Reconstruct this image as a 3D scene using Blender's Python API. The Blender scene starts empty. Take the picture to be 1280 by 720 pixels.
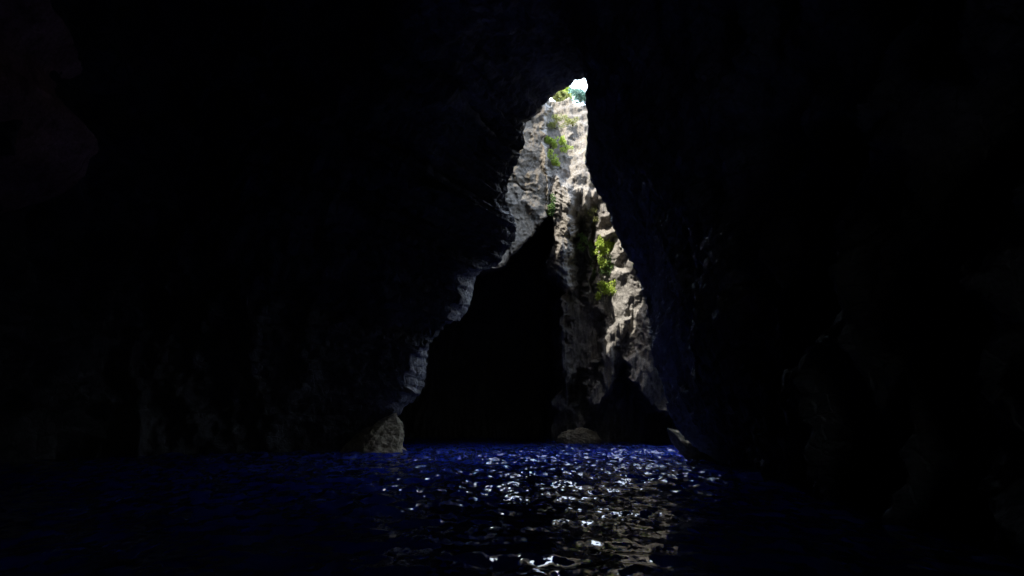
import bpy, math, random
import numpy as np
from mathutils import Vector

random.seed(7)
rng = np.random.default_rng(11)
scene = bpy.context.scene
COL = scene.collection

# ------------------------------------------------------------------ camera model
F = 914.0                      # focal length in photo pixels (1280 wide)
CAM = np.array([0.0, 0.0, 2.2])
TH = math.atan(160.0 / F)      # looking slightly up; the horizon sits at row 520
CT, ST = math.cos(TH), math.sin(TH)


def P(px, py, Y):
    """World point seen along photo pixel (px, py), standing at depth y = Y."""
    u = (np.asarray(px, float) - 640.0) / F
    v = (360.0 - np.asarray(py, float)) / F
    k = np.asarray(Y, float) / (CT - v * ST)
    return np.stack([u * k, np.broadcast_to(Y, k.shape) * 1.0, CAM[2] + (ST + v * CT) * k], -1)


# ------------------------------------------------------------------ noise
_perm = rng.permutation(4096).astype(np.int64)
_g = rng.normal(size=(4096, 3))
_g /= np.linalg.norm(_g, axis=1, keepdims=True)


def perlin(p):
    p = np.asarray(p, float)
    i = np.floor(p).astype(np.int64)
    f = p - i
    w = f * f * f * (f * (f * 6 - 15) + 10)
    out = np.zeros(p.shape[:-1])
    for dx in (0, 1):
        for dy in (0, 1):
            for dz in (0, 1):
                h = _perm[(_perm[(_perm[(i[..., 0] + dx) & 4095] + i[..., 1] + dy) & 4095] + i[..., 2] + dz) & 4095]
                g = _g[h]
                d = g[..., 0] * (f[..., 0] - dx) + g[..., 1] * (f[..., 1] - dy) + g[..., 2] * (f[..., 2] - dz)
                out += d * np.where(dx, w[..., 0], 1 - w[..., 0]) * np.where(dy, w[..., 1], 1 - w[..., 1]) * np.where(dz, w[..., 2], 1 - w[..., 2])
    return out * 1.5


def fbm(p, octv=4, gain=0.5):
    a, s, o = 1.0, 1.0, 0.0
    for k in range(octv):
        o = o + a * perlin(p * s + 17.3 * k)
        s *= 2.03
        a *= gain
    return o


def ridged(p, octv=4, gain=0.5):
    a, s, o = 1.0, 1.0, 0.0
    for k in range(octv):
        o = o + a * (1 - 2 * np.abs(perlin(p * s + 9.1 * k)))
        s *= 2.1
        a *= gain
    return o


def sstep(a, b, x):
    t = np.clip((x - a) / (b - a), 0, 1)
    return t * t * (3 - 2 * t)


# ------------------------------------------------------------------ mesh helpers
def link_mesh(name, V, faces, mat, smooth=True, parent=None):
    me = bpy.data.meshes.new(name)
    V = np.asarray(V, np.float32).reshape(-1, 3)
    faces = np.asarray(faces, np.int32)
    n, k = faces.shape
    me.vertices.add(len(V))
    me.vertices.foreach_set("co", V.ravel())
    me.loops.add(n * k)
    me.loops.foreach_set("vertex_index", faces.ravel())
    me.polygons.add(n)
    me.polygons.foreach_set("loop_start", np.arange(0, n * k, k, dtype=np.int32))
    me.polygons.foreach_set("use_smooth", np.full(n, smooth))
    me.update(calc_edges=True)
    me.validate()
    me.materials.append(mat)
    o = bpy.data.objects.new(name, me)
    COL.objects.link(o)
    if parent:
        o.parent = parent
    return o


def grid_faces(n, m, flip=False):
    a = np.arange(n * m).reshape(n, m)
    q = np.stack([a[:-1, :-1], a[1:, :-1], a[1:, 1:], a[:-1, 1:]], -1).reshape(-1, 4)
    return q[:, ::-1] if flip else q


def grid_normals(V):
    du = np.gradient(V, axis=0)
    dv = np.gradient(V, axis=1)
    n = np.cross(du, dv)
    return n / np.maximum(np.linalg.norm(n, axis=-1, keepdims=True), 1e-9)


def tag(o, label=None, cat=None, group=None, kind=None):
    if label: o["label"] = label
    if cat: o["category"] = cat
    if group: o["group"] = group
    if kind: o["kind"] = kind
    return o


def empty(name, loc):
    o = bpy.data.objects.new(name, None)
    o.location = loc
    o.empty_display_size = 0.3
    COL.objects.link(o)
    return o


# ------------------------------------------------------------------ materials
def new_mat(name):
    m = bpy.data.materials.new(name)
    m.use_nodes = True
    nt = m.node_tree
    nt.nodes.clear()
    out = nt.nodes.new("ShaderNodeOutputMaterial")
    b = nt.nodes.new("ShaderNodeBsdfPrincipled")
    nt.links.new(b.outputs[0], out.inputs[0])
    return m, nt, b


def N(nt, t, **kw):
    n = nt.nodes.new(t)
    for k, v in kw.items():
        if k in n.inputs:
            n.inputs[k].default_value = v
        else:
            setattr(n, k, v)
    return n


def ramp(nt, fac, stops):
    r = nt.nodes.new("ShaderNodeValToRGB")
    els = r.color_ramp.elements
    while len(els) < len(stops):
        els.new(0.5)
    for e, (p, c) in zip(els, stops):
        e.position = p
        e.color = (*c, 1)
    nt.links.new(fac, r.inputs[0])
    return r.outputs[0]


def mix(nt, fac, a, b, mode="MIX"):
    m = nt.nodes.new("ShaderNodeMix")
    m.data_type = "RGBA"
    m.blend_type = mode
    for sock, v in ((m.inputs[0], fac), (m.inputs[6], a), (m.inputs[7], b)):
        if hasattr(v, "is_linked") or isinstance(v, bpy.types.NodeSocket):
            nt.links.new(v, sock)
        elif isinstance(v, (int, float)):
            sock.default_value = v
        else:
            sock.default_value = (*v, 1)
    return m.outputs[2]


def rock_mat(name, cols, stain, scale=1.0, rough=0.75, bump=0.25, spec=0.3, tint=None):
    """Rock: mottled colour in three tones, vertical water streaks, cracks and pits in the relief."""
    m, nt, b = new_mat(name)
    L = nt.links
    geo = N(nt, "ShaderNodeNewGeometry")
    mp = N(nt, "ShaderNodeMapping")
    L.new(geo.outputs["Position"], mp.inputs[0])
    n1 = N(nt, "ShaderNodeTexNoise", Scale=0.35 * scale, Detail=8.0, Roughness=0.65, Distortion=0.6)
    L.new(mp.outputs[0], n1.inputs["Vector"])
    c = ramp(nt, n1.outputs["Fac"], [(0.30, cols[0]), (0.5, cols[1]), (0.68, cols[2])])
    mp2 = N(nt, "ShaderNodeMapping")
    mp2.inputs["Scale"].default_value = (1.0, 1.0, 0.12)
    L.new(geo.outputs["Position"], mp2.inputs[0])
    n2 = N(nt, "ShaderNodeTexNoise", Scale=1.1 * scale, Detail=6.0, Roughness=0.6)
    L.new(mp2.outputs[0], n2.inputs["Vector"])
    s = ramp(nt, n2.outputs["Fac"], [(0.52, (0, 0, 0)), (0.70, (0.75, 0.75, 0.75))])
    c = mix(nt, s, c, stain)
    n3 = N(nt, "ShaderNodeTexNoise", Scale=5.0 * scale, Detail=5.0, Roughness=0.7)
    L.new(mp.outputs[0], n3.inputs["Vector"])
    sp = ramp(nt, n3.outputs["Fac"], [(0.35, (0.62, 0.62, 0.62)), (0.65, (1.12, 1.12, 1.12))])
    c = mix(nt, 1.0, c, sp, "MULTIPLY")
    if tint:
        at = N(nt, "ShaderNodeAttribute", attribute_name=tint[0])
        c = mix(nt, at.outputs["Fac"], c, mix(nt, 1.0, c, tint[1], "MULTIPLY"))
        for q in range(2, len(tint), 2):
            at2 = N(nt, "ShaderNodeAttribute", attribute_name=tint[q])
            c = mix(nt, at2.outputs["Fac"], c, mix(nt, 1.0, c, tint[q + 1], "MULTIPLY"))
    L.new(c, b.inputs["Base Color"])
    b.inputs["Roughness"].default_value = rough
    b.inputs["Specular IOR Level"].default_value = spec
    v = N(nt, "ShaderNodeTexVoronoi", Scale=2.2 * scale, feature="DISTANCE_TO_EDGE")
    n4 = N(nt, "ShaderNodeTexNoise", Scale=2.0 * scale, Detail=10.0, Roughness=0.7)
    L.new(mp.outputs[0], n4.inputs["Vector"])
    wv = mix(nt, 0.25, mp.outputs[0], n4.outputs["Color"])
    L.new(wv, v.inputs["Vector"])
    cr = N(nt, "ShaderNodeMath", operation="MINIMUM")
    cr.inputs[1].default_value = 0.08
    L.new(v.outputs["Distance"], cr.inputs[0])
    ad = N(nt, "ShaderNodeMath", operation="MULTIPLY_ADD")
    ad.inputs[1].default_value = 2.0
    L.new(cr.outputs[0], ad.inputs[0])
    L.new(n4.outputs["Fac"], ad.inputs[2])
    bp = N(nt, "ShaderNodeBump", Strength=0.9, Distance=bump)
    L.new(ad.outputs[0], bp.inputs["Height"])
    L.new(bp.outputs[0], b.inputs["Normal"])
    return m


M_CLIFF = rock_mat("limestone", [(0.13, 0.12, 0.105), (0.225, 0.21, 0.185), (0.33, 0.31, 0.275)], (0.10, 0.095, 0.085),
                   bump=0.10, tint=("ochre", (1.06, 0.97, 0.80), "painted_shade", (0.4, 0.4, 0.43), "grey", (0.40, 0.375, 0.33)))
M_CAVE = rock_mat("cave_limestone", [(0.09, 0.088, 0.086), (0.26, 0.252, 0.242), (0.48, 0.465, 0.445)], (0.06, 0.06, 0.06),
                  bump=0.3, rough=0.5, spec=0.5, tint=("pale", (1.0, 1.0, 1.0), "painted_shade", (0.2, 0.2, 0.215)))
M_RED = rock_mat("iron_stained_rock", [(0.26, 0.13, 0.12), (0.46, 0.25, 0.22), (0.62, 0.36, 0.32)], (0.07, 0.04, 0.04), scale=1.6, bump=0.15)
M_TAN = rock_mat("tan_rock", [(0.20, 0.16, 0.10), (0.36, 0.30, 0.19), (0.48, 0.40, 0.27)], (0.12, 0.10, 0.07), scale=1.5, bump=0.12)


def leaf_mat(name, c0, c1):
    m, nt, b = new_mat(name)
    oi = N(nt, "ShaderNodeNewGeometry")
    c = ramp(nt, oi.outputs["Random Per Island"], [(0.1, c0), (0.9, c1)])
    nt.links.new(c, b.inputs["Base Color"])
    b.inputs["Roughness"].default_value = 0.55
    tr = N(nt, "ShaderNodeBsdfTranslucent")
    nt.links.new(c, tr.inputs[0])
    ms = N(nt, "ShaderNodeMixShader")
    ms.inputs[0].default_value = 0.45
    nt.links.new(b.outputs[0], ms.inputs[1])
    nt.links.new(tr.outputs[0], ms.inputs[2])
    nt.links.new(ms.outputs[0], nt.nodes["Material Output"].inputs[0])
    return m


M_LEAF = leaf_mat("leaf_fresh", (0.26, 0.36, 0.05), (0.58, 0.70, 0.14))
M_LEAF_D = leaf_mat("leaf_dark", (0.07, 0.13, 0.035), (0.18, 0.29, 0.08))
M_LEAF_O = leaf_mat("leaf_olive", (0.18, 0.20, 0.05), (0.42, 0.44, 0.15))
M_LEAF_B = leaf_mat("leaf_bluish", (0.12, 0.24, 0.19), (0.30, 0.46, 0.38))
m, nt, b = new_mat("bark"); b.inputs["Base Color"].default_value = (0.12, 0.09, 0.06, 1); b.inputs["Roughness"].default_value = 0.9
M_BARK = m

# ------------------------------------------------------------------ the cave: one arch of rock from behind the boat to the mouth
# mouth outline, left waterline -> top -> right waterline: column, row, depth, jamb width (px), jamb depth (m)
OUT = [
    (500, 580, 48, 2, 0.6), (500, 558, 48, 2, 0.6), (501, 540, 48, 3, 0.8), (497, 522, 48, 4, 1), (506, 510, 48, 14, 1.7), (520, 500, 47.8, 22, 1.7),
    (530, 484, 47.5, 27, 1.7), (534, 460, 47.4, 25, 1.7), (535, 436, 47.2, 18, 1.7), (545, 421, 47, 5, 1), (558, 406, 46.8, 4, 1), (574, 401, 46.6, 14, 1.7),
    (584, 390, 46.5, 24, 1.7), (590, 372, 46.4, 27, 1.7), (596, 345, 46.2, 24, 1.7), (608, 338, 46, 16, 1.7), (624, 331, 45.8, 26, 0.9), (632, 316, 45.5, 34, 0.9), (643, 301, 45.3, 38, 0.9),
    (647, 285, 45, 40, 0.9), (640, 268, 44.7, 36, 0.9), (632, 250, 44.5, 30, 0.9), (634, 234, 44.3, 30, 0.9), (641, 215, 44, 30, 0.9), (649, 198, 43.6, 32, 0.9), (656, 180, 43.2, 32, 0.9), (655, 162, 43, 22, 0.9),
    (662, 152, 42.7, 4, 1), (672, 143, 42.4, 3, 0.8), (684, 129, 42, 2, 0.6), (695, 118, 41.6, 2, 0.6), (706, 111, 41.3, 2, 0.6), (714, 106, 41, 2, 0.6), (722, 100, 40.7, 2, 0.6), (729, 97.5, 40.5, 2, 0.6),
    (733, 101, 40.4, 2, 0.6), (734, 110, 40.3, 2, 0.6), (737, 124, 40.2, 2, 0.6), (739, 140, 40, 2, 0.6), (739, 158, 39.8, 2, 0.6), (736, 178, 39.6, 2, 0.6), (731, 192, 39.5, 2, 0.6), (730, 202, 39.4, 2, 0.6),
    (735, 216, 39.3, 2, 0.6), (742, 234, 39.2, 2, 0.6), (752, 248, 39.1, 2, 0.6), (760, 264, 39, 2, 0.6), (766, 284, 38.9, 2, 0.6), (777, 308, 38.8, 2, 0.6), (788, 328, 38.7, 2, 0.6), (797, 346, 38.6, 2, 0.6),
    (803, 366, 38.5, 2, 0.6), (808, 386, 38.4, 2, 0.6), (811, 408, 38.3, 2, 0.6), (813, 436, 38.2, 2, 0.6), (819, 458, 38.1, 2, 0.6), (827, 478, 38, 2, 0.6), (831, 496, 38, 2, 0.6), (834, 514, 37.8, 2, 0.6),
    (844, 534, 37.6, 3, 0.8), (856, 550, 37.4, 6, 1.2), (874, 563, 37, 10, 1.8), (892, 574, 36.6, 8, 1.5), (896, 596, 36.4, 3, 0.8),
]
OUT = np.array(OUT, float)
apex = int(np.argmin(OUT[:, 1]))
dl = np.hypot(np.diff(OUT[:, 0]), np.diff(OUT[:, 1]))
cum = np.concatenate([[0], np.cumsum(dl)])
sk = np.where(np.arange(len(OUT)) <= apex, 0.5 * cum / cum[apex], 0.5 + 0.5 * (cum - cum[apex]) / (cum[-1] - cum[apex]))
NS = 1000
S = np.linspace(0, 1, NS)
om = np.stack([np.interp(S, sk, OUT[:, k]) for k in range(5)], -1)
om[:, 3] *= np.where(om[:, 3] > 10, np.clip(0.75 + 0.9 * fbm(np.stack([S * 70, S * 0 + 5.5, S * 0], -1), 3), 0.25, 1.3), 1)
om[:, 0] += 2.4 * fbm(np.stack([S * 160, S * 0 + 3.1, S * 0], -1), 3)
om[:, 1] += 2.4 * fbm(np.stack([S * 160, S * 0 + 8.7, S * 0], -1), 3)
mouth = P(om[:, 0], om[:, 1], om[:, 2])
side = np.where(S < 0.5, -1.0, 1.0)
blend_top = np.clip((0.5 - np.abs(S - 0.5)) * 0 + np.abs(S - 0.5) * 12, 0, 1)   # at the apex the jamb opens upward
jit = 4.0 * sstep(8, 14, om[:, 3])
jx = om[:, 0] + jit * fbm(np.stack([S * 110, S * 0 + 41.0, S * 0], -1), 3) + side * om[:, 3] * blend_top
jy = om[:, 1] + 1.6 * jit * fbm(np.stack([S * 90, S * 0 + 61.0, S * 0], -1), 3) - om[:, 3] * (0.25 + 0.75 * (1 - blend_top))
jamb = P(jx, jy, om[:, 2] - om[:, 4])


def arch(yl, yt, yr, xl, xr, h, zb=-5.0, pw=0.8, yp=1.0):
    a = S * math.pi
    c, s_ = -np.cos(a), np.sin(a)
    x = np.where(c < 0, np.abs(c) ** pw * xl, np.abs(c) ** pw * xr)
    z = zb + (h - zb) * s_ ** 0.72
    w = S
    y = np.where(w < .5, yl + (yt - yl) * s_ ** yp, yr + (yt - yr) * s_)
    return np.stack([x, y, z], -1)


def flare(d, dy, up):
    o = mouth.copy()
    o[:, 0] += side * d
    o[:, 2] += up * sstep(-1.0, 14.0, mouth[:, 2])
    o[:, 1] += dy
    return o


def shade_brow():
    """outer face above the mouth: leans out over the shaft"""
    o = flare(5.0, 2.5, 0.0)
    k = sstep(3.0, 13.0, mouth[:, 2])
    o[:, 1] += k * (50.0 - o[:, 1])  # unseen lip pushed out to cast shade on the lower cliff
    o[:, 2] += k * (30.5 + 1.2 * np.sin(S * 40) - o[:, 2])
    return o


rings = [
    (arch(-24, -24, -24, -5, 5, 13) + np.array([6.5, 0, 0]), 0),  # back opening, unseen behind the camera, added to let in fill light
    (arch(-22, -21, -22, -13, 12, 14), 12),
    (arch(-8, -8, -8, -18, 16, 19), 24),
    (arch(12, 9, 7, -23.5, 13.5, 22), 40),
    (arch(43, 24, 19, -26, 11.2, 25, yp=5.0), 90),
    (jamb, 190),
    (mouth, 26),
    (flare(0.8, 1.2, 1.2), 10),
    (shade_brow(), 50),
    (flare(22.0, 3.0, 11.0), 24),
    (arch(30, 20, 30, -45, 45, 32), 14),
    (arch(-26, -26, -26, -45, 45, 31), 14),
    (arch(-28, -28, -28, -5, 5, 13) + np.array([6.5, 0, 0]), 10),  # outer end of the added fill-light opening
]
rows, tpos = [rings[0][0][None]], [np.zeros(1)]
for k in range(1, len(rings)):
    a_, b_ = rings[k - 1][0], rings[k][0]
    n = rings[k][1]
    f = np.linspace(0, 1, n + 1)[1:]
    if k == 5:
        f = 1 - (1 - f) ** 1.6          # finer towards the mouth
    rows.append(a_[None] + (b_ - a_)[None] * f[:, None, None])
    tpos.append(k - 1 + f)
V = np.concatenate(rows)
T = np.concatenate(tpos)[:, None]
# round the corners between the interior rings
def box(A, r):
    pad = np.concatenate([np.repeat(A[:1], r + 1, 0), A, np.repeat(A[-1:], r, 0)])
    c_ = np.cumsum(pad, 0)
    return (c_[2 * r + 1:] - c_[:-2 * r - 1]) / (2 * r + 1)


Vs = V
for r_ in (24, 24, 18):
    Vs = box(Vs, r_)
w = (sstep(1.1, 1.6, T) * (1 - sstep(4.45, 4.85, T)))[..., None]
V = V * (1 - w) + Vs * w
nrm = grid_normals(V)
# normals must point into the cave / out of the rock
inward = np.array([0.5, 15.0, 6.0]) - V
flipm = np.sign((nrm * inward).sum(-1)[20:100].mean())
nrm = nrm * flipm
dist_m = np.abs(T - 6.0)
amp_big = sstep(0.05, 1.0, np.where(T < 5, 5 - T, 0)) * 1.0 + sstep(7.2, 8, T) * 0.8
big = fbm(V * 0.11 + 3.0, 3) * 2.4 + ridged(V * np.array([0.24, 0.24, 0.16]) + 40, 3) * 1.2
amp_mid = sstep(0.0, 0.45, np.where(T < 5, 5 - T, 0)) + sstep(7.0, 7.6, T)
midn = ridged(V * 0.55 + 11, 4, 0.55) * 0.35
rimw = np.exp(-((T - 5.35) / 0.45) ** 2) * np.ones_like(midn)
jw = np.clip(om[:, 3] / 30.0, 0.05, 1)[None]
rimn = ridged(V * np.array([0.8, 0.45, 0.6]) + 70, 5, 0.6) * 0.8 - 0.35
rimn = np.minimum(rimn * np.clip((6.0 - T) / 0.5, 0, 1), np.where(T > 5.6, 0.0, 0.25))
fine = fbm(V * 2.3, 3, 0.6) * 0.10 - 0.05
dn = amp_big * big + amp_mid * midn + rimw * jw * rimn + fine * np.where(np.abs(T - 6) < 0.3, 0.5, 1)
V = V + nrm * dn[..., None]
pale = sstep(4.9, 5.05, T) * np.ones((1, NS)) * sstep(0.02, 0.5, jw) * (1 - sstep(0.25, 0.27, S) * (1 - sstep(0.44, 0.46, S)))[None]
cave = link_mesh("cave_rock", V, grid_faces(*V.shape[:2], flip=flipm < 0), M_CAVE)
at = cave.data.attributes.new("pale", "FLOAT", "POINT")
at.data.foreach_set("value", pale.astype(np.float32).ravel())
wall_shade = np.clip(sstep(0.50, 0.36, S + 0.10 * fbm(V[..., :] * 0.12, 2)) * (1 - pale) + sstep(0.80, 0.93, S + 0.05 * fbm(V * 0.3 + 4, 2)) * (T < 4.9) + 0.25 * sstep(0, .5, fbm(V * 0.25 + 9, 3)), 0, 1)  # shade painted on left wall and right foot, plus random dark wet patches
at = cave.data.attributes.new("painted_shade", "FLOAT", "POINT")
at.data.foreach_set("value", wall_shade.astype(np.float32).ravel())
tag(cave, "dark limestone sea cave narrowing to a tall pointed mouth", kind="structure")


# ------------------------------------------------------------------ the far cliff across the open shaft
def axis(a, b, step, lo, hi, grow=1.08):
    mid = np.arange(a, b, step)
    l, r = [], []
    x, s_ = a, step
    while x > lo:
        s_ *= grow; x -= s_; l.append(x)
    x, s_ = mid[-1], step
    while x < hi:
        s_ *= grow; x += s_; r.append(x)
    return np.concatenate([l[::-1], mid, r])


PX = axis(480, 850, 0.95, 0, 1400)
PY = axis(95, 560, 0.95, 60, 585)
GX, GY = np.meshgrid(PX, PY)
wob = np.stack([GX * 0.035, GY * 0.035, GX * 0], -1)
WX = GX + 7 * fbm(wob, 4, 0.6)
WY = GY + 7 * fbm(wob + 55.5, 4, 0.6)


def inside(poly, x, y):
    """signed distance in px, positive inside"""
    poly = np.asarray(poly, float)
    d = np.full(x.shape, 1e9)
    ins = np.zeros(x.shape, bool)
    n = len(poly)
    for i in range(n):
        ax, ay = poly[i]
        bx, by = poly[(i + 1) % n]
        ex, ey = bx - ax, by - ay
        t = np.clip(((x - ax) * ex + (y - ay) * ey) / (ex * ex + ey * ey + 1e-9), 0, 1)
        d = np.minimum(d, (x - ax - t * ex) ** 2 + (y - ay - t * ey) ** 2)
        c = ((ay > y) != (by > y)) & (x < (bx - ax) * (y - ay) / (by - ay + 1e-12) + ax)
        ins ^= c
    d = np.sqrt(d)
    return np.where(ins, d, -d)


def layer(Y, poly, depth, soft0, soft1, wx=None, wy=None):
    d = inside(poly, WX if wx is None else wx, WY if wy is None else wy)
    w = sstep(soft0, soft1, d)
    return Y * (1 - w) + depth * w


# base: a back wall that swings towards the viewer on the right
Yd = 63.0 - 5.5 * sstep(735, 850, WX) - 8 * sstep(850, 1100, WX) - 10 * sstep(560, 200, WX)
# leaning back with height above the second ledge
Yd = Yd + np.clip(235 - WY, 0, 200) * 0.085
# upper ledges
led = np.clip((232 - WY - 0.25 * (WX - 710)) / 15.0, 0, 20)
Yd = Yd + 0.9 * (np.floor(led) + sstep(0.55, 1.0, led - np.floor(led)) - led)
# gully between buttress and right wall
Yd = Yd + 3.6 * np.exp(-((WX - 725 - 0.02 * (WY - 300)) / 9.0) ** 2) * sstep(230, 300, WY)
Yd = Yd + 1.6 * np.exp(-((WX - 742) / 3.5) ** 2) * sstep(240, 300, WY) * (1 - sstep(370, 420, WY))
# diagonal grooves of the right wall
gr = (WX - 760) * 0.6 + (WY - 300) * 1.0
Yd = Yd + 0.5 * np.sin(gr / 5.2 + 1.5 * fbm(wob * 1.3 + 9, 3)) * sstep(745, 760, WX) * sstep(210, 250, WY) * (1 - sstep(310, 380, WY))
# undercut foot of everything
Yd = layer(Yd, [(400, 505), (690, 505), (712, 512), (745, 520), (760, 505), (770, 470), (782, 448), (795, 470), (812, 508), (840, 518), (1000, 520), (1000, 700), (400, 700)],
           65.0, -2, 13)
# the dark inner cave under the overhang on the left
Yd = layer(Yd, [(300, 300), (560, 350), (600, 342), (622, 331), (645, 315), (672, 288), (690, 262), (688, 310), (684, 345), (712, 366), (703, 380), (700, 420), (698, 470), (690, 510), (690, 720), (300, 720)],
           79.0, -2, 7)
# dim curtain below the buttress and ribs
Yd = layer(Yd, [(690, 372), (712, 362), (735, 380), (760, 400), (752, 462), (735, 458), (722, 466), (712, 462), (700, 500), (694, 470)], 65.0, -2, 5)
Yd = layer(Yd, [(708, 482), (716, 474), (722, 486), (730, 476), (737, 488), (746, 482), (742, 508), (730, 516), (704, 512), (706, 500)], 67.0, -2, 10)
Yd = layer(Yd, [(700, 362), (711, 362), (712, 420), (713, 470), (707, 503), (700, 480), (696, 430)], 62.4, -3, 6)
Yd = layer(Yd, [(752, 420), (766, 405), (790, 400), (776, 430), (768, 470), (758, 500), (744, 518), (736, 500), (742, 470)], 60.2, -3, 5)
Yd = layer(Yd, [(782, 445), (800, 432), (816, 436), (835, 450), (930, 470), (930, 512), (815, 512), (800, 488), (784, 470)], 58.8, -3, 5)
# the big buttress with a pointed lower end
butt = 57.8 + 0.010 * np.abs(WX - 702) ** 1.6 + np.clip(300 - WY, 0, 100) * 0.03
Yd = layer(Yd, [(684, 232), (700, 215), (716, 235), (716, 300), (715, 366), (706, 362), (690, 348), (680, 338), (688, 300)], butt, -2, 5)
# smooth ochre wall, left: an overhang that leans towards the viewer
wallA = np.maximum(60.5 - (690 - WX) * 0.09, 51.6) + np.clip(200 - WY, -200, 200) * 0.035
Yd = layer(Yd, [(560, 60), (690, 60), (687, 130), (680, 160), (683, 190), (688, 215), (690, 262), (672, 288), (645, 315), (622, 331), (600, 342), (560, 352), (300, 340), (300, 60)], wallA, -2, 3.5)
sdA = inside([(560, 60), (690, 60), (684, 130), (677, 160), (680, 190), (685, 215), (688, 262), (672, 288), (645, 315), (622, 331), (600, 342), (560, 352), (300, 340), (300, 60)], WX, WY)
inA = sstep(-2, 3, sdA)
# crack across the ochre wall
cd = np.abs((GY - 224) - (GX - 632) * 0.5 - 2 * np.sin(GX * 0.3)) / 1.2
Yd = Yd + 0.35 * np.exp(-cd ** 2) * sstep(628, 634, GX) * (1 - sstep(660, 668, GX))

W = P(GX, GY, Yd)
rough_amp = 1 - 0.62 * inA
ribs = ridged(W * np.array([0.75, 0.3, 0.13]) + 5, 4, 0.55)
lump = fbm(W * 0.33 + 21, 3)
fineN = ridged(W * np.array([1.7, 1.2, 1.0]) + 33, 4, 0.6)
low = sstep(360, 420, GY)
inB = sstep(-3, 4, inside([(684, 232), (700, 215), (716, 235), (716, 300), (715, 366), (706, 362), (690, 348), (680, 338), (688, 300)], WX, WY))
rot = np.stack([(W[..., 0] * 0.6 + W[..., 2] * 0.8) * 1.5, W[..., 1] * 0.8, (W[..., 0] * -0.8 + W[..., 2] * 0.6) * 0.6], -1)
Yd = Yd - inB * 0.28 * ridged(rot + 13, 3, 0.5)
strata = np.sin((W[..., 2] * 3.4 + 0.9 * W[..., 0] + 1.8 * fbm(W * 0.35 + 3, 3)))
Yd = Yd + 0.10 * strata * sstep(715, 745, WX) * (1 - sstep(330, 380, WY)) * (1 - inA)
# tall slanting folds, like old flowstone, on the whole lit face
sl = W[..., 0] - 0.22 * W[..., 2] + 0.9 * fbm(W * np.array([0.25, 0.2, 0.12]) + 61, 3)
fold = ridged(np.stack([sl * 0.42, W[..., 1] * 0.1, W[..., 2] * 0.045], -1) + 19, 2, 0.45)
Yd = Yd - 0.75 * fold * (1 - 0.7 * inA) * sstep(150, 220, GY)
Yd2 = Yd + rough_amp * (-0.32 * lump - 0.30 * ribs - 0.075 * fineN) - low * 0.25 * ridged(W * np.array([1.6, 0.3, 0.35]) + 2, 3)
W = P(GX, GY, Yd2)
# skyline: everything above it is folded back into the plateau behind the cliff
sky_row = np.interp(PX, [0, 600, 680, 690, 700, 712, 716, 722, 740, 780, 1400], [70, 100, 120, 126, 127, 121, 127, 131, 132, 128, 100])
sky_row = sky_row + 1.5 * fbm(np.stack([PX * 0.15, PX * 0, PX * 0], -1), 3)
above = np.clip(sky_row[None] - GY, 0, None)
j0 = np.argmax(GY >= sky_row[None], axis=0)
lipW = W[j0, np.arange(len(PX))]
lipZ = lipW[:, 2]
fold = above > 0
back = lipW[None, :, 1] + above * 1.6
V2 = W.copy()
V2[..., 1] = np.where(fold, back, W[..., 1])
V2[..., 0] = np.where(fold, lipW[None, :, 0] * (1 + above * 0.01), W[..., 0])
V2[..., 2] = np.where(fold, lipZ[None] - 0.03 * above + 0.15 * fbm(np.stack([V2[..., 0], V2[..., 1], GX * 0], -1) * 0.5, 3) * (above > 2), W[..., 2])
cliff = link_mesh("cliff", V2, grid_faces(*V2.shape[:2]), M_CLIFF)
at = cliff.data.attributes.new("ochre", "FLOAT", "POINT")
och = 0.5 * (1 - sstep(200, 260, GY)) + np.clip(inA * (0.75 + 0.8 * fbm(W * 0.3 + 77, 3)) * (1 - 0.6 * sstep(655, 690, GX)), 0, 1) + 0.3 * sstep(0, 0.5, fbm(W * 0.2 + 7, 2))
at.data.foreach_set("value", np.clip(och, 0, 1).astype(np.float32).ravel())
tone = inA * (0.75 + 0.25 * fbm(W * 0.4 + 31, 3)) + 0.35 * inB
at = cliff.data.attributes.new("grey", "FLOAT", "POINT")
at.data.foreach_set("value", np.clip(tone, 0, 1).astype(np.float32).ravel())
at = cliff.data.attributes.new("painted_shade", "FLOAT", "POINT")
recess_shade = sstep(70, 80, Yd) * 0.8  # inner cave darkened with depth: shade painted into the rock colour
at.data.foreach_set("value", recess_shade.astype(np.float32).ravel())
tag(cliff, "pale limestone cliff across the open shaft", kind="structure")


def cliff_depth(px, py):
    i = int(np.argmin(np.abs(PY - py)))
    j = int(np.argmin(np.abs(PX - px)))
    return float(V2[i, j, 1])


# land behind the cliff top, rising gently to the far ground
hx, hy = np.meshgrid(np.linspace(-160, 160, 90), np.linspace(86, 400, 80))
hz = 27.0 - 0.02 * (hy - 86) + 1.2 * fbm(np.stack([hx * 0.03, hy * 0.03, hx * 0], -1), 4)
M_SCRUB = rock_mat("scrubland", [(0.08, 0.09, 0.04), (0.15, 0.15, 0.07), (0.25, 0.22, 0.14)], (0.06, 0.08, 0.03), scale=0.5)
tag(link_mesh("hill", np.stack([hx, hy, hz], -1), grid_faces(*hx.shape), M_SCRUB), "scrubby land behind the cliff top", kind="structure")

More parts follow.
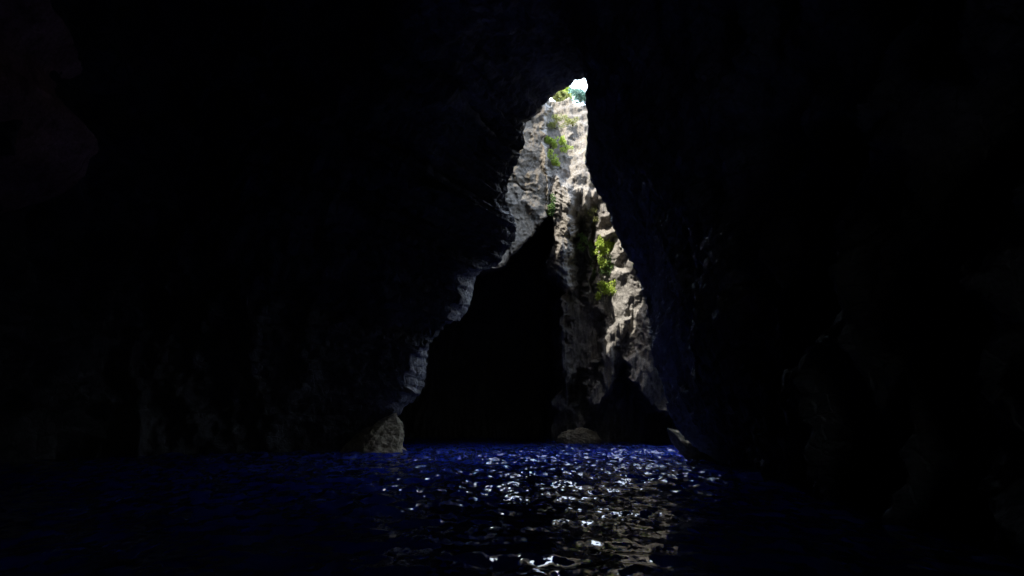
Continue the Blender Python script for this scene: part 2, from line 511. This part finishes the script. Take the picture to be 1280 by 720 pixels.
# ------------------------------------------------------------------ water
m, nt, b = new_mat("sea_water")
b.inputs["Base Color"].default_value = (0.016, 0.025, 0.14, 1)
b.subsurface_method = "RANDOM_WALK"
b.inputs["Subsurface Weight"].default_value = 1.0
b.inputs["Subsurface Radius"].default_value = (0.15, 0.3, 1.0)
b.inputs["Subsurface Scale"].default_value = 9.0
b.inputs["Roughness"].default_value = 0.03
b.inputs["IOR"].default_value = 1.38
geo = N(nt, "ShaderNodeNewGeometry")
acc = geo.outputs["Normal"]
wmap = N(nt, "ShaderNodeMapping")
wmap.inputs["Rotation"].default_value = (0, 0, 0.12)
wmap.inputs["Scale"].default_value = (1.0, 0.38, 1.0)
nt.links.new(geo.outputs["Position"], wmap.inputs[0])
px_ = N(nt, "ShaderNodeSeparateXYZ")
nt.links.new(geo.outputs["Position"], px_.inputs[0])
chop = N(nt, "ShaderNodeMapRange")            # calmer inside the cave, choppier out in the shaft
for i_, v_ in enumerate((12.0, 38.0, 0.55, 2.4)):
    chop.inputs[i_ + 1].default_value = v_
nt.links.new(px_.outputs[1], chop.inputs[0])
gust = N(nt, "ShaderNodeTexNoise", Scale=0.16, Detail=2.0)
nt.links.new(geo.outputs["Position"], gust.inputs["Vector"])
gm = N(nt, "ShaderNodeMapRange")
for i_, v_ in enumerate((0.35, 0.65, 0.45, 1.3)):
    gm.inputs[i_ + 1].default_value = v_
nt.links.new(gust.outputs["Fac"], gm.inputs[0])
cg = N(nt, "ShaderNodeMath", operation="MULTIPLY")
nt.links.new(chop.outputs[0], cg.inputs[0])
nt.links.new(gm.outputs[0], cg.inputs[1])
for sc_, amt, det in ((1.7, 0.6, 2.0), (4.2, 1.0, 3.0), (14.0, 0.35, 1.0)):
    n1 = N(nt, "ShaderNodeTexNoise", Scale=sc_, Detail=det, Roughness=0.5)
    nt.links.new(wmap.outputs[0], n1.inputs["Vector"])
    sub = N(nt, "ShaderNodeVectorMath", operation="SUBTRACT")
    nt.links.new(n1.outputs["Color"], sub.inputs[0])
    sub.inputs[1].default_value = (0.5, 0.5, 0.5)
    mul = N(nt, "ShaderNodeVectorMath", operation="MULTIPLY")
    nt.links.new(sub.outputs[0], mul.inputs[0])
    mul.inputs[1].default_value = (amt * 1.5, amt, 0.0)
    mul2 = N(nt, "ShaderNodeVectorMath", operation="SCALE")
    nt.links.new(mul.outputs[0], mul2.inputs[0])
    nt.links.new(cg.outputs[0], mul2.inputs["Scale"])
    mul = mul2
    add = N(nt, "ShaderNodeVectorMath", operation="ADD")
    nt.links.new(acc, add.inputs[0])
    nt.links.new(mul.outputs[0], add.inputs[1])
    acc = add.outputs[0]
nz = N(nt, "ShaderNodeVectorMath", operation="NORMALIZE")
nt.links.new(acc, nz.inputs[0])
nt.links.new(nz.outputs[0], b.inputs["Normal"])
M_WATER = m
wx = axis(-20, 16, 0.085, -420, 420, 1.12)
wy = axis(5, 66, 0.085, -420, 420, 1.12)
AX, AY = np.meshgrid(wx, wy)
H = np.zeros_like(AX)
wr = np.random.default_rng(3)
for k in range(70):
    lam = 0.36 * (7.0 ** wr.random())
    ang = math.radians(-80) + wr.normal() * 0.9
    kx, ky = math.cos(ang) * 2 * math.pi / lam, math.sin(ang) * 2 * math.pi / lam
    slope = 0.032 * (lam / 1.0) ** -0.1
    H += slope / (2 * math.pi / lam) * np.sin(AX * kx + AY * ky + wr.random() * 6.283)
calm = (0.6 + 0.6 * sstep(-0.3, 0.5, fbm(np.stack([AX * 0.10, AY * 0.10, AX * 0], -1), 2))) * (0.68 + 0.75 * sstep(14, 40, AY) + 0.9 * np.exp(-((AX - 0.6) ** 2 / 1.6 + (AY - 11.0) ** 2 / 1.2)))
near = (np.abs(AX) < 30) & (AY > -5) & (AY < 75)
H *= calm * near
n_, m_ = AX.shape
ids = np.arange(n_ * m_).reshape(n_, m_)
loop_ = np.concatenate([ids[0, :-1], ids[:-1, -1], ids[-1, :0:-1], ids[:0:-1, 0]])
top = np.stack([AX, AY, H], -1).reshape(-1, 3)
low_ = top[loop_].copy()
low_[:, 2] = -10.0
nb = len(top) + np.arange(len(loop_))
skirt = np.stack([loop_, np.roll(loop_, -1), np.roll(nb, -1), nb], -1)
quad = np.array([[nb[0], nb[m_ - 1], nb[m_ - 1 + n_ - 1], nb[2 * (m_ - 1) + n_ - 1]]])
body = np.concatenate([grid_faces(n_, m_, flip=True), skirt[:, ::-1], quad[:, ::-1]])
tag(link_mesh("water", np.concatenate([top, low_]), body, M_WATER), "deep blue rippled sea water", kind="structure")
sb = link_mesh("seabed", np.array([[-430, -430, -10.2], [430, -430, -10.2], [430, 430, -10.2], [-430, 430, -10.2]]), [[0, 1, 2, 3]], M_TAN)
tag(sb, "seabed", kind="structure")


# ------------------------------------------------------------------ loose rocks (each a thing)
def ico(sub):
    import bmesh
    bm = bmesh.new()
    bmesh.ops.create_icosphere(bm, subdivisions=sub, radius=1)
    v = np.array([x.co[:] for x in bm.verts])
    f = np.array([[w.index for w in q.verts] for q in bm.faces])
    bm.free()
    return v, f


ICO_V, ICO_F = ico(6)


def rock(name, centre, size, rot, mat, label, cat, seed=0.0, fac=0.35, shape=None, group=None):
    v = ICO_V.copy()
    # chisel a few flat faces, then roughen
    r2 = np.random.default_rng(int(seed * 10) + 5)
    for _ in range(12):
        n = r2.normal(size=3); n /= np.linalg.norm(n)
        d = 0.62 + 0.25 * r2.random()
        over = np.clip(v @ n - d, 0, None)
        v = v - over[:, None] * n[None] * 0.9
    if shape is not None:
        v = shape(v)
    v = v * np.asarray(size)
    nn = v / np.linalg.norm(v, axis=1, keepdims=True)
    sc_ = 1.6 / max(0.4, np.mean(size))
    v = v + nn * (fac * np.mean(size) * (0.35 * ridged(v * sc_ + seed, 4, 0.55) + 0.12 * fbm(v * sc_ * 4 + seed, 3)))[:, None]
    ca, sa = math.cos(rot[2]), math.sin(rot[2])
    cb, sb_ = math.cos(rot[1]), math.sin(rot[1])
    R = np.array([[ca, -sa, 0], [sa, ca, 0], [0, 0, 1]]) @ np.array([[cb, 0, sb_], [0, 1, 0], [-sb_, 0, cb]])
    v = v @ R.T
    o = link_mesh(name, v, ICO_F, mat)
    o.location = Vector(centre)
    return tag(o, label, cat, group)


def cone(v):
    w = v.copy()
    k = np.clip(1.0 - 0.55 * (v[:, 2] + 0.2), 0.3, 1.3)
    w[:, 0] = v[:, 0] * k + 0.45 * np.clip(v[:, 2] + .2, 0, 2)
    w[:, 1] *= k
    return w


c = P(470, 553, 46.5)
rock("boulder", c, (1.9, 1.5, 1.6), (0, 0, 0.3), M_TAN, "tan pointed boulder at the waterline by the left foot of the cave mouth", "boulder", 1.0, 0.25, cone)
c = P(726, 550, 61)
rock("boulder", c, (1.7, 1.2, 0.7), (0, 0, 0.1), M_TAN, "small tan rock at the foot of the far cliff, just above the glittering water", "boulder", 2.0, 0.45)
c = P(868, 560, 39.0)
rock("boulder", c, (1.7, 0.8, 0.62), (0, 0.62, -0.2), M_TAN, "sloping yellowish rock ledge at the waterline by the right foot of the cave mouth", "boulder", 3.0, 0.2)


def outcrop(v):
    w = v.copy()
    z = v[:, 2]
    # seen from the boat: broad lower knob, a waist, a small upper knob
    prof = np.interp(z, [-1.0, -0.75, -0.55, -0.2, 0.1, 0.35, 0.6, 0.8, 1.0], [0.75, 1.12, 1.25, 1.1, 0.78, 0.74, 0.95, 1.05, 0.8])
    ring = np.sqrt(np.clip(1 - z * z, 0.05, 1))
    w[:, 0] = v[:, 0] / np.maximum(ring, 0.35) * prof * np.minimum(1, ring * 1.6)
    w[:, 1] = v[:, 1] / np.maximum(ring, 0.35) * prof * np.minimum(1, ring * 1.6)
    return w


cc = P(-72, 118, 25.0)
rock("rock_outcrop", cc, (4.14, 4.9, 3.8), (0, 0.0, 0), M_RED, "reddish rock outcrop bulging from the left cave wall near the roof", "rock outcrop", 4.0, 0.14, outcrop)


# ------------------------------------------------------------------ plants
def leaf_cloud(blobs, n, size, droop=0.3, seed=0, narrow=0.5):
    """blobs: (centre, radii) in local metres. Returns verts, faces of small bent leaves."""
    r = np.random.default_rng(seed)
    vol = np.array([np.prod(b_[1]) ** (2 / 3) for b_ in blobs])
    idx = r.choice(len(blobs), n, p=vol / vol.sum())
    c_ = np.array([b_[0] for b_ in blobs])[idx]
    rad = np.array([b_[1] for b_ in blobs])[idx]
    d = r.normal(size=(n, 3)); d /= np.linalg.norm(d, axis=1, keepdims=True)
    rr = r.random(n) ** 0.5
    p = c_ + d * rad * rr[:, None] * (0.75 + 0.35 * r.random(n)[:, None])
    ax = d + r.normal(size=(n, 3)) * 0.7 + np.array([0, -0.2, -droop])
    ax /= np.linalg.norm(ax, axis=1, keepdims=True)
    sd = np.cross(ax, r.normal(size=(n, 3))); sd /= np.linalg.norm(sd, axis=1, keepdims=True)
    up = np.cross(ax, sd)
    L_ = size * (0.6 + 0.8 * r.random(n))[:, None]
    w_ = L_ * narrow * 0.5
    v = np.stack([p, p + ax * L_ * 0.5 + sd * w_ + up * L_ * 0.08, p + ax * L_ - up * L_ * 0.12, p + ax * L_ * 0.5 - sd * w_ + up * L_ * 0.08], 1)
    f = np.arange(4 * n).reshape(n, 4)
    return v.reshape(-1, 3), f


def stems(base, tips, r0=0.03):
    """thin tapered twigs from base to each tip, as one mesh"""
    vs, fs = [], []
    for t in tips:
        a_ = np.array(base, float); b_ = np.array(t, float)
        mid = (a_ + b_) / 2 + np.array([0, -0.08, 0.12])
        pts = [a_, mid, b_]
        o0 = len(vs)
        for q, p in enumerate(pts):
            rr = r0 * (1 - 0.4 * q)
            for k in range(5):
                an = k * 2 * math.pi / 5
                vs.append(p + np.array([math.cos(an) * rr, math.sin(an) * rr * 0.7, math.sin(an) * rr * 0.7]))
        for q in range(2):
            for k in range(5):
                k2 = (k + 1) % 5
                fs.append([o0 + q * 5 + k, o0 + q * 5 + k2, o0 + q * 5 + 5 + k2, o0 + q * 5 + 5 + k])
    return np.array(vs), np.array(fs)


def plant(name, label, cat, at_px, blobs_px, mat, n, leaf=0.16, droop=0.3, seed=0, group="shrubs rooted in cracks of the sunlit cliff", narrow=0.5):
    """at_px: root pixel on the cliff; blobs_px: (dx, dy, rx, ry) in px from the root"""
    Yr = cliff_depth(*at_px)
    s_ = Yr / F
    root = empty(name, Vector(P(at_px[0], at_px[1], Yr - 0.1)))
    blobs = [(np.array([dx * s_, -ry * s_ * 0.4 - 0.55, -dy * s_]), np.array([rx * s_, max(0.25, 0.7 * min(rx, ry) * s_), ry * s_])) for dx, dy, rx, ry in blobs_px]
    rr = np.random.default_rng(seed + 50)
    sub = []
    for c_, r_ in blobs:
        for _ in range(6):
            d_ = rr.normal(size=3) * 0.62
            sub.append((c_ + d_ * r_ * 1.15, r_ * (0.35 + 0.35 * rr.random())))
    blobs = sub
    v, f = leaf_cloud(blobs, int(n * 1.1), leaf * 1.15, droop, seed, narrow)
    link_mesh("foliage", v, f, mat, smooth=False, parent=root)
    v, f = stems((0, 0.1, 0), [b_[0] for b_ in blobs])
    link_mesh("stem", v, f, M_BARK, parent=root)
    tag(root, label, cat, group)
    return root


plant("shrub", "largest bright green shrub, with a trailing lower tip, on the right cliff", "shrub",
      (751, 312), [(-1, -5, 8, 8), (10, -8, 11, 5), (-1, 8, 5, 9), (18, -6, 5, 3), (0, 20, 3, 7)], M_LEAF, 1500, 0.17, 0.7, 1)
plant("shrub", "wide low green shrub on the lowest ledge of the right cliff", "shrub",
      (760, 360), [(0, -3, 12, 6), (12, -6, 10, 5), (-8, 3, 7, 5), (4, 4, 9, 4), (-14, 10, 3, 3)], M_LEAF, 1300, 0.17, 0.1, 2)
plant("hanging_plant", "dark green trailing plant hanging down the gully beside the pointed buttress", "hanging plant",
      (731, 303), [(-5, -4, 6, 4), (2, 4, 6, 7), (6, 16, 2.5, 9), (7, 30, 2.2, 10), (8, 44, 2.5, 6)], M_LEAF_D, 900, 0.15, 0.9, 3)
plant("hanging_plant", "sparse dull green strands hanging just below the largest bright shrub", "hanging plant",
      (757, 333), [(0, 0, 6, 5), (-6, 6, 4, 5), (5, 5, 4, 4)], M_LEAF_D, 350, 0.14, 0.8, 4)
plant("shrub", "bright yellow green shrub jutting from the rib beside the ochre wall", "shrub",
      (688, 184), [(0, -2, 6, 5), (9, 0, 7, 5), (17, 4, 5, 3.5)], M_LEAF, 1000, 0.17, 0.1, 5)
plant("shrub", "small yellow green shrub directly below the one jutting beside the ochre wall", "shrub",
      (691, 202), [(0, -3, 5, 6), (2, 6, 3.5, 6)], M_LEAF, 500, 0.16, 0.5, 6)
plant("fern", "narrow dark green fern in the shaded notch at the lower end of the ochre wall", "fern",
      (689, 258), [(0, -2, 3.5, 8), (1, 8, 3, 7)], M_LEAF_D, 350, 0.16, 0.6, 7)
plant("grass_tuft", "olive grass tuft under the pale boulder near the cliff top", "grass tuft",
      (696, 151), [(0, 0, 6, 3.5), (5, -2, 4, 3)], M_LEAF_O, 450, 0.2, -0.4, 8, "grass tufts on the upper ledges", 0.2)
plant("grass_tuft", "yellowish grass tuft on the ledge above the jutting yellow green shrub", "grass tuft",
      (694, 161), [(0, 0, 8, 3)], M_LEAF_O, 420, 0.2, -0.4, 9, "grass tufts on the upper ledges", 0.2)
plant("grass_tuft", "olive grass tuft on the right upper ledge close to the cave edge", "grass tuft",
      (716, 158), [(0, 0, 7, 4.5)], M_LEAF_O, 420, 0.2, -0.4, 10, "grass tufts on the upper ledges", 0.2)
plant("grass_tuft", "thin olive grass tuft at the head of the dark gully", "grass tuft",
      (740, 270), [(0, -2, 4, 4), (2, 8, 3, 5)], M_LEAF_O, 240, 0.15, 0.2, 11, "grass tufts on the upper ledges", 0.2)


def tree(name, label, px, py, Y, hpx, wpx, mat, seed, group):
    s_ = Y / F
    base = P(px, py, Y)
    h, w = hpx * s_, wpx * s_
    root = empty(name, Vector(base))
    r = np.random.default_rng(seed)
    vs, fs = stems((0, 0, -0.6), [(0, 0.05, h * 0.6)] + [(r.normal() * w * .3, r.normal() * w * .2, h * (0.55 + 0.3 * r.random())) for _ in range(4)], 0.07)
    link_mesh("trunk", vs, fs, M_BARK, parent=root)
    blobs = [(np.array([r.normal() * w * 0.22, r.normal() * w * 0.2, h * (0.12 + 0.75 * r.random())]), np.array([w * .24, w * .24, h * .16]) * (0.7 + .6 * r.random())) for _ in range(11)]
    v, f = leaf_cloud(blobs, 1500, 0.26, 0.1, seed)
    link_mesh("crown", v, f, mat, smooth=False, parent=root)
    tag(root, label, "tree", group)


tree("tree", "bluish green tree at the cliff top under the patch of sky", 729, 140, 74, 34, 30, M_LEAF_B, 21, "trees on the cliff top")
tree("tree", "pale olive green bushy tree at the left end of the cliff top", 698, 129, 76, 19, 22, M_LEAF_O, 22, "trees on the cliff top")
tree("tree", "fresh green small tree on the cliff top between the olive tree and the bluish tree", 712, 127, 78, 19, 16, M_LEAF, 23, "trees on the cliff top")

# ------------------------------------------------------------------ light
to_sun = Vector((-0.37, -0.30, 0.88)).normalized()
elev = math.asin(to_sun.z)
azim = math.atan2(to_sun.x, to_sun.y)
w = bpy.data.worlds.new("World")
scene.world = w
w.use_nodes = True
nt = w.node_tree
bg = nt.nodes["Background"]
sky = nt.nodes.new("ShaderNodeTexSky")
sky.sky_type = "NISHITA"
sky.sun_disc = False
sky.dust_density = 2.0
sky.sun_elevation = elev
sky.sun_rotation = azim
tc = nt.nodes.new("ShaderNodeTexCoord")
cn = nt.nodes.new("ShaderNodeTexNoise")
cn.inputs["Scale"].default_value = 2.2
cn.inputs["Detail"].default_value = 7.0
cn.inputs["Roughness"].default_value = 0.6
nt.links.new(tc.outputs["Generated"], cn.inputs["Vector"])
added_cloud = ramp(nt, cn.outputs["Fac"], [(0.34, (0, 0, 0)), (0.50, (1, 1, 1))])  # bright cloud added to the forward sky to feed glints and ambient light
sx = nt.nodes.new("ShaderNodeSeparateXYZ")
nt.links.new(tc.outputs["Generated"], sx.inputs[0])
front = nt.nodes.new("ShaderNodeMapRange")
front.inputs[1].default_value, front.inputs[2].default_value = -0.05, 0.30
nt.links.new(sx.outputs[1], front.inputs[0])
added_cloud = mix(nt, 1.0, added_cloud, front.outputs[0], "MULTIPLY")
nt.links.new(mix(nt, added_cloud, sky.outputs[0], (13.5, 16.0, 20.5)), bg.inputs[0])
bg.inputs[1].default_value = 0.15
sun = bpy.data.lights.new("sun", "SUN")
sun.energy = 2.7
sun.angle = math.radians(0.5)
sun.color = (1.0, 0.95, 0.88)
so = bpy.data.objects.new("sun", sun)
so.rotation_euler = to_sun.to_track_quat("Z", "Y").to_euler()
so.location = (-20, -10, 70)
COL.objects.link(so)

# ------------------------------------------------------------------ camera and view
cam = bpy.data.cameras.new("camera")
cam.sensor_width = 36
cam.lens = F / 1280 * 36
cam.clip_start = 0.1
cam.clip_end = 2000
co = bpy.data.objects.new("camera", cam)
co.location = Vector(CAM)
co.rotation_euler = (math.pi / 2 + TH, 0, 0)
COL.objects.link(co)
scene.camera = co
scene.view_settings.view_transform = "Standard"
scene.view_settings.look = "None"
scene.view_settings.exposure = 1.9
scene.view_settings.gamma = 1.0
scene.render.engine = "CYCLES"
scene.cycles.max_bounces = 12
scene.cycles.diffuse_bounces = 8
scene.cycles.use_denoising = True
